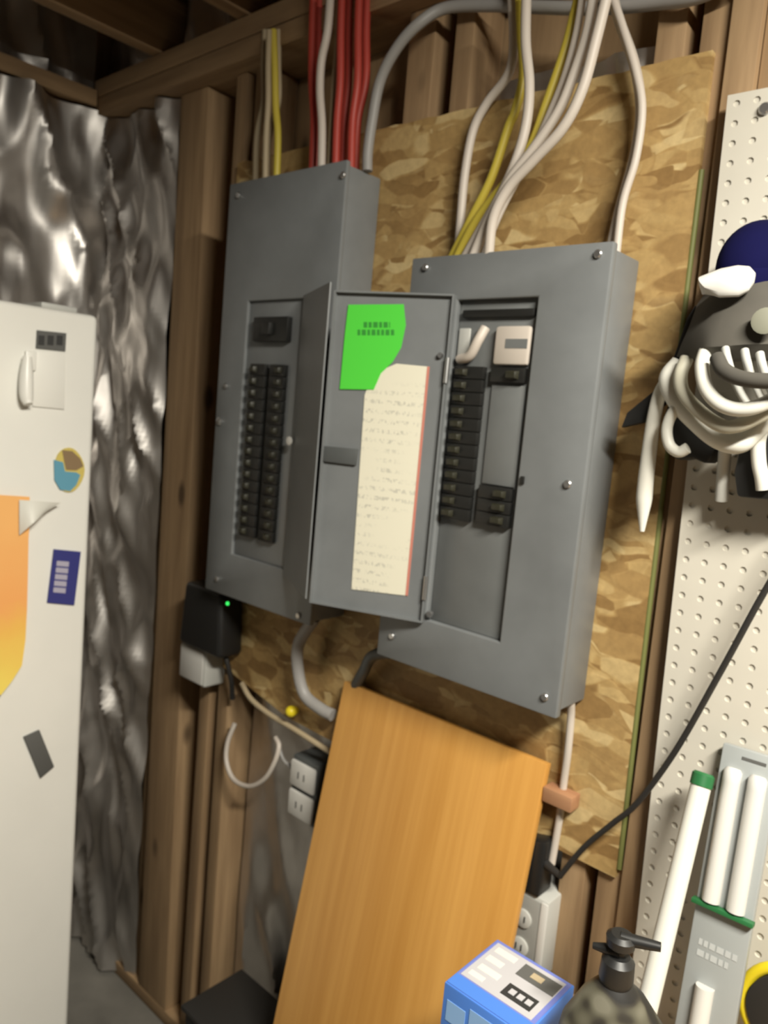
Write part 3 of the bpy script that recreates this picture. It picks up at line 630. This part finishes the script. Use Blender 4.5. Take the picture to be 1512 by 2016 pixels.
build('stem', MB().lathe([(.0075, 0), (.0075, .02)], (bxp, byp, nz0 + .03), (0, 0, 1), 14), BLACK, pbt)
zh = nz0 + .04
hd = build('pump_head', MB().lathe([(.010, 0), (.015, .004), (.016, .013), (.011, .017)], (bxp, byp, zh), (0, 0, 1), 18), BLACK, pbt)
dirx = Vector((math.cos(.3), math.sin(.3), .12)).normalized()
build('nozzle', MB().tube([Vector((bxp, byp, zh + .012)) + dirx * t for t in (0, .015, .03, .04)], .0075, 12, lambda t: 1 - .35 * t), BLACK, pbt)
build('finger_flange', MB().tube([Vector((bxp, byp, zh - .004)) - dirx * t for t in (0, .014, .028)], .0085, 12, lambda t: 1 - .6 * t), BLACK, pbt)

# grey pack of white tubes and the single capped tube, leaning on the pegboard
def leanframe(top, bot):
    d = (bot - top); L = d.length; d = d.normalized(); ux = Vector((1, 0, 0)); ux = (ux - d * ux.dot(d)).normalized(); n = ux.cross(d); n = n if n.y < 0 else -n
    return top, ux, d, n, L
tp = PY(1424, 1462, -.045); bt = Vector((tp.x + .012, -.125, BZ + .002))
T, UX, D, N, L = leanframe(tp, bt); pw = .071
pk = thing('tube_pack', bt + UX * pw / 2, 'grey display pack of white tubes with a green band leaning on the pegboard', 'pack')
def pkp(a, b, d=0.0): return T + UX * a + D * b + N * d
def pq(a, b, c, d, h): return [pkp(a, c, h), pkp(b, c, h), pkp(b, d, h), pkp(a, d, h)]
build('tray', MB().prism(pq(0, pw, 0, L, 0), N * -.012), PKG, pk, .002)
g = L * .445
for a in (.019, .05): build('tube', MB().tube([pkp(a, .028, .003), pkp(a, .032, .004), pkp(a, .045, .004), pkp(a, g - .006, .004)], .0115, 14, lambda t: .75 if t == 0 else 1), WPLAS, pk)
build('tube', MB().tube([pkp(.03, L * .66, .004), pkp(.03, L * .96, .004)], .0118, 14), WPLAS, pk)
build('green_band', MB().prism(pq(-.003, pw + .003, g - .003, g + .003, 0), N * .012), GREENP, pk, .0006, label='thin dark green band')
mb = MB()
for r, (c, bnd) in enumerate(((L * .545, .058), (L * .575, .05))):
    a = .012
    while a < bnd: wd = random.uniform(.004, .009); mb.prism(pq(a, a + wd, c, c + .008, .0003), N * .0003); a += wd + .002
build('pale_print', mb, PKGT, pk, 0, False, kind='stuff', label='two lines of faint illegible print')
build('hang_slot', MB().prism(pq(.026, .056, .01, .014, .0003), N * .0004), INKG, pk, 0, False)
t0 = PY(1384, 1530, -.075); t1 = PY(1292, 1908, -.165)
dd = (t1 - t0).normalized(); k_ = (BZ + .002 - t1.z) / dd.z; t2 = t1 + dd * k_ if k_ < .6 else t1
ct = thing('capped_tube', t2, 'single white tube with a green cap beside the grey pack', 'tube')
build('tube', MB().tube([t0 + dd * .012, t0 + dd * .03, t1, t2], .0132, 16), WROPE, ct)
build('cap', MB().tube([t0 - dd * .006, t0 - dd * .003, t0 + dd * .008, t0 + dd * .0118], .0145, 16, lambda t: .8 if t == 0 else 1), GREENP, ct)

# yellow rimmed reel hung flat on the pegboard
ry = -.046; rc = PY(1566, 2002, ry); rr = .062
rl = thing('cord_reel', rc - Vector((0, 0, rr + .008)), 'black reel with a bright yellow rim hung on the pegboard', 'reel')
build('rim', MB().tube([Vector((rc.x + rr * math.cos(a), ry - .004, rc.z + rr * math.sin(a))) for a in [k * 2 * math.pi / 40 for k in range(41)]], .0075, 10), YELB, rl)
build('drum', MB().lathe([(.02, -.018), (rr - .007, -.016), (rr - .006, .014), (.02, .018)], rc, (0, -1, 0), 32), CBLACK, rl)
build('hub', MB().lathe([(.016, 0), (.016, .006), (.012, .008)], rc + Vector((0, -.018, 0)), (0, -1, 0), 20), YELB, rl)

# ------------------------------------------------------------------ what hangs on the pegboard
# navy cap
c0 = PY(1496, 530, -.08)
nc = thing('knit_cap', c0, 'navy blue rounded cap hung above the cords', 'cap')
prof = [(.054 * math.cos(t), .058 * math.sin(t)) for t in [k * math.pi / 2 / 10 for k in range(11)]]
prof = [(.046, -.024), (.052, -.012)] + prof[:-1] + [(.003, .058)]
build('crown', MB().lathe(prof, c0, (0, -.1, 1), 28, 1, .72), NAVY, nc)
build('cuff', MB().lathe([(.047, -.026), (.054, -.024), (.0565, -.006), (.0545, -.003)], c0, (0, -.1, 1), 28, 1, .72), NAVY, nc)
# white cloth between cap and wrap
c1 = PY(1438, 556, -.15)
mb = MB().lathe([(.003, -.034), (.013, -.03), (.0185, -.012), (.021, .008), (.018, .02), (.008, .026), (.002, .027)], c1, (.93, .3, .1), 22, 1, .8)
mb.v = [p + Vector((noise.noise(p * 45), noise.noise(p * 45 + Vector((9, 0, 0))), noise.noise(p * 45 + Vector((0, 7, 0))))) * .007 for p in mb.v]
tag(build('cloth_bundle', mb, WPLAS), 'small white cloth bundle tucked under the navy cap', 'cloth')
# grey wrap
gw = thing('cord_wrap', PY(1430, 700, -.1), 'dark grey fabric wrap holding the white cords', 'cord wrap')
rows = [((1390, 574), (1620, 540), -.118), ((1372, 600), (1630, 585), -.125), ((1358, 640), (1640, 635), -.14), ((1340, 680), (1640, 680), -.142), ((1332, 702), (1640, 712), -.128)]
vs = []; fs = []; NN = 14
for (ua, va), (ub, vb), y in rows:
    for i in range(NN + 1):
        s = i / NN; vs.append(PY(ua + (ub - ua) * s, va + (vb - va) * s + 3 * math.sin(9 * s), y - .018 * math.sin(math.pi * min(1, s * 1.4)) + .03 * max(0, .12 - s) / .12))
for j in range(len(rows) - 1):
    for i in range(NN): a = j * (NN + 1) + i; fs.append((a, a + 1, a + NN + 2, a + NN + 1))
base = MB().add(vs, fs); off = Vector((0, .035, 0)); m = len(vs)
base.add([p + off for p in vs], fs)
R_ = len(rows); W1 = NN + 1
loop = [i for i in range(W1)] + [j * W1 + NN for j in range(1, R_)] + [(R_ - 1) * W1 + i for i in range(NN - 1, -1, -1)] + [j * W1 for j in range(R_ - 2, 0, -1)]
base.f += [(loop[i], loop[(i + 1) % len(loop)], m + loop[(i + 1) % len(loop)], m + loop[i]) for i in range(len(loop))]
build('wrap', base, GFAB, gw, 0)
build('button', MB().disc(PY(1507, 632, -.166), (.1, -1, .05), .015, .003, 20), mat('button_pale', (.22, .22, .17), .6), gw, label='pale round snap button')
# white cords in loops
lc = 'thick white cord looped below the grey wrap'; gc = 'white cord loops on the pegboard'
def cord(pts, r, mt, label, group=None, cat='cord', k=8):
    return tag(build('extension_cord', MB().tube(spline([PY(*p) for p in pts], k), r, 12), mt), label, cat, group)
cord([(1390, 688, -.14), (1382, 722, -.158), (1390, 764, -.166), (1416, 794, -.17), (1452, 806, -.17), (1492, 800, -.168), (1540, 776, -.16)], .0085, WROPE, 'white cord forming the inner loop right under the wrap')
cord([(1352, 706, -.118), (1340, 738, -.128), (1346, 774, -.138), (1380, 812, -.146), (1420, 838, -.15), (1452, 838, -.15), (1490, 822, -.146), (1540, 796, -.14)], .0085, mat('cream_cord', (.5, .48, .39), .55), 'cream cord nested between the two white loops')
cord([(1340, 716, -.096), (1318, 746, -.104), (1334, 788, -.112), (1376, 832, -.118), (1414, 862, -.12), (1452, 872, -.118), (1480, 852, -.112), (1520, 810, -.106)], .0135, WROPE, 'thickest white cord forming the lowest loop of the bundle')
cord([(1340, 796, -.118), (1323, 815, -.12), (1313, 845, -.12), (1318, 876, -.12), (1336, 890, -.12), (1354, 882, -.12)], .0072, WROPE, 'small white cord bight around the black connector')
cord([(1412, 704, -.165), (1424, 728, -.176), (1456, 744, -.184), (1510, 750, -.188), (1570, 740, -.184)], .009, GFAB, 'dark grey cord crossing the white loops')
for u, v in ((1428, 694), (1466, 698), (1496, 704)): cord([(u, v - 8, -.158), (u + 4, v + 12, -.164), (u + 14, v + 45, -.158), (u + 30, v + 80, -.148), (u + 50, v + 112, -.14)], .0048, GPLAS, 'thin grey-white strand passing from the wrap behind the inner loop', 'white strands under the wrap', 'cord', 4)
# hanging white cable end
e0 = [PY(*p) for p in ((1318, 742, -.09), (1300, 772, -.092), (1288, 820, -.092), (1278, 890, -.09), (1270, 960, -.088), (1264, 1046, -.086))]
tag(build('cable_tail', MB().tube(spline(e0, 8), .0098, 14, lambda t: (.8 + .35 * t) if t < .86 else (1.1 - (t - .86) * 5.5)), WROPE), 'white tapered cable end dangling over the strand board', 'cable')
# black connectors and strap
strap = [(1222, 842), (1234, 812), (1288, 768), (1312, 738), (1330, 690), (1352, 625), (1368, 600), (1362, 660), (1350, 716), (1326, 760), (1306, 796), (1264, 832)]
tag(build('black_strap', MB().prism([PY(u, v, -.083) for u, v in strap], (0, .012, 0)), BLACK, None, .002), 'black tapered strap reaching from the wrap towards the panel', 'strap')
def plug(pts, y, d, label):
    mb = MB().prism([PY(u, v, y) for u, v in pts], (0, d, 0)); return tag(build('cord_connector', mb, BLACK, None, .004), label, 'connector')
plug([(1318, 786), (1350, 808), (1400, 852), (1412, 880), (1390, 914), (1364, 902), (1332, 906), (1308, 884), (1303, 826)], -.088, .04, 'black connector inside the small white bight')
plug([(1462, 850), (1520, 840), (1600, 850), (1600, 985), (1520, 985), (1450, 978), (1444, 930)], -.09, .05, 'large black connector below the white cord loops')
cord([(1500, 842, -.108), (1493, 870, -.102), (1494, 910, -.1), (1500, 940, -.1), (1503, 964, -.098)], .0085, WROPE, 'white cord end over the large black connector')
cord([(1428, 880, -.09), (1424, 930, -.07), (1420, 985, -.06)], .008, GPLAS, 'grey-white cord hanging down the pegboard face')
e2 = [PY(*p) for p in ((1530, 470, -.03), (1530, 470, -.09))]
# dark bin on the floor in the lower bay
bn2 = thing('storage_bin', (-1.2, -.08, ZF), 'black storage bin on the floor behind the orange board', 'bin')
build('tub', MB().hexa([(-1.27, -.15, ZF + .001), (-1.06, -.15, ZF + .001), (-1.06, -.01, ZF + .001), (-1.27, -.01, ZF + .001)], [(-1.285, -.16, .27), (-1.05, -.16, .27), (-1.05, 0, .27), (-1.285, 0, .27)]), BLACK, bn2, .006)
build('lid', MB().box(-1.292, -1.045, -.166, .004, .271, .285), CBLACK, bn2, .004)
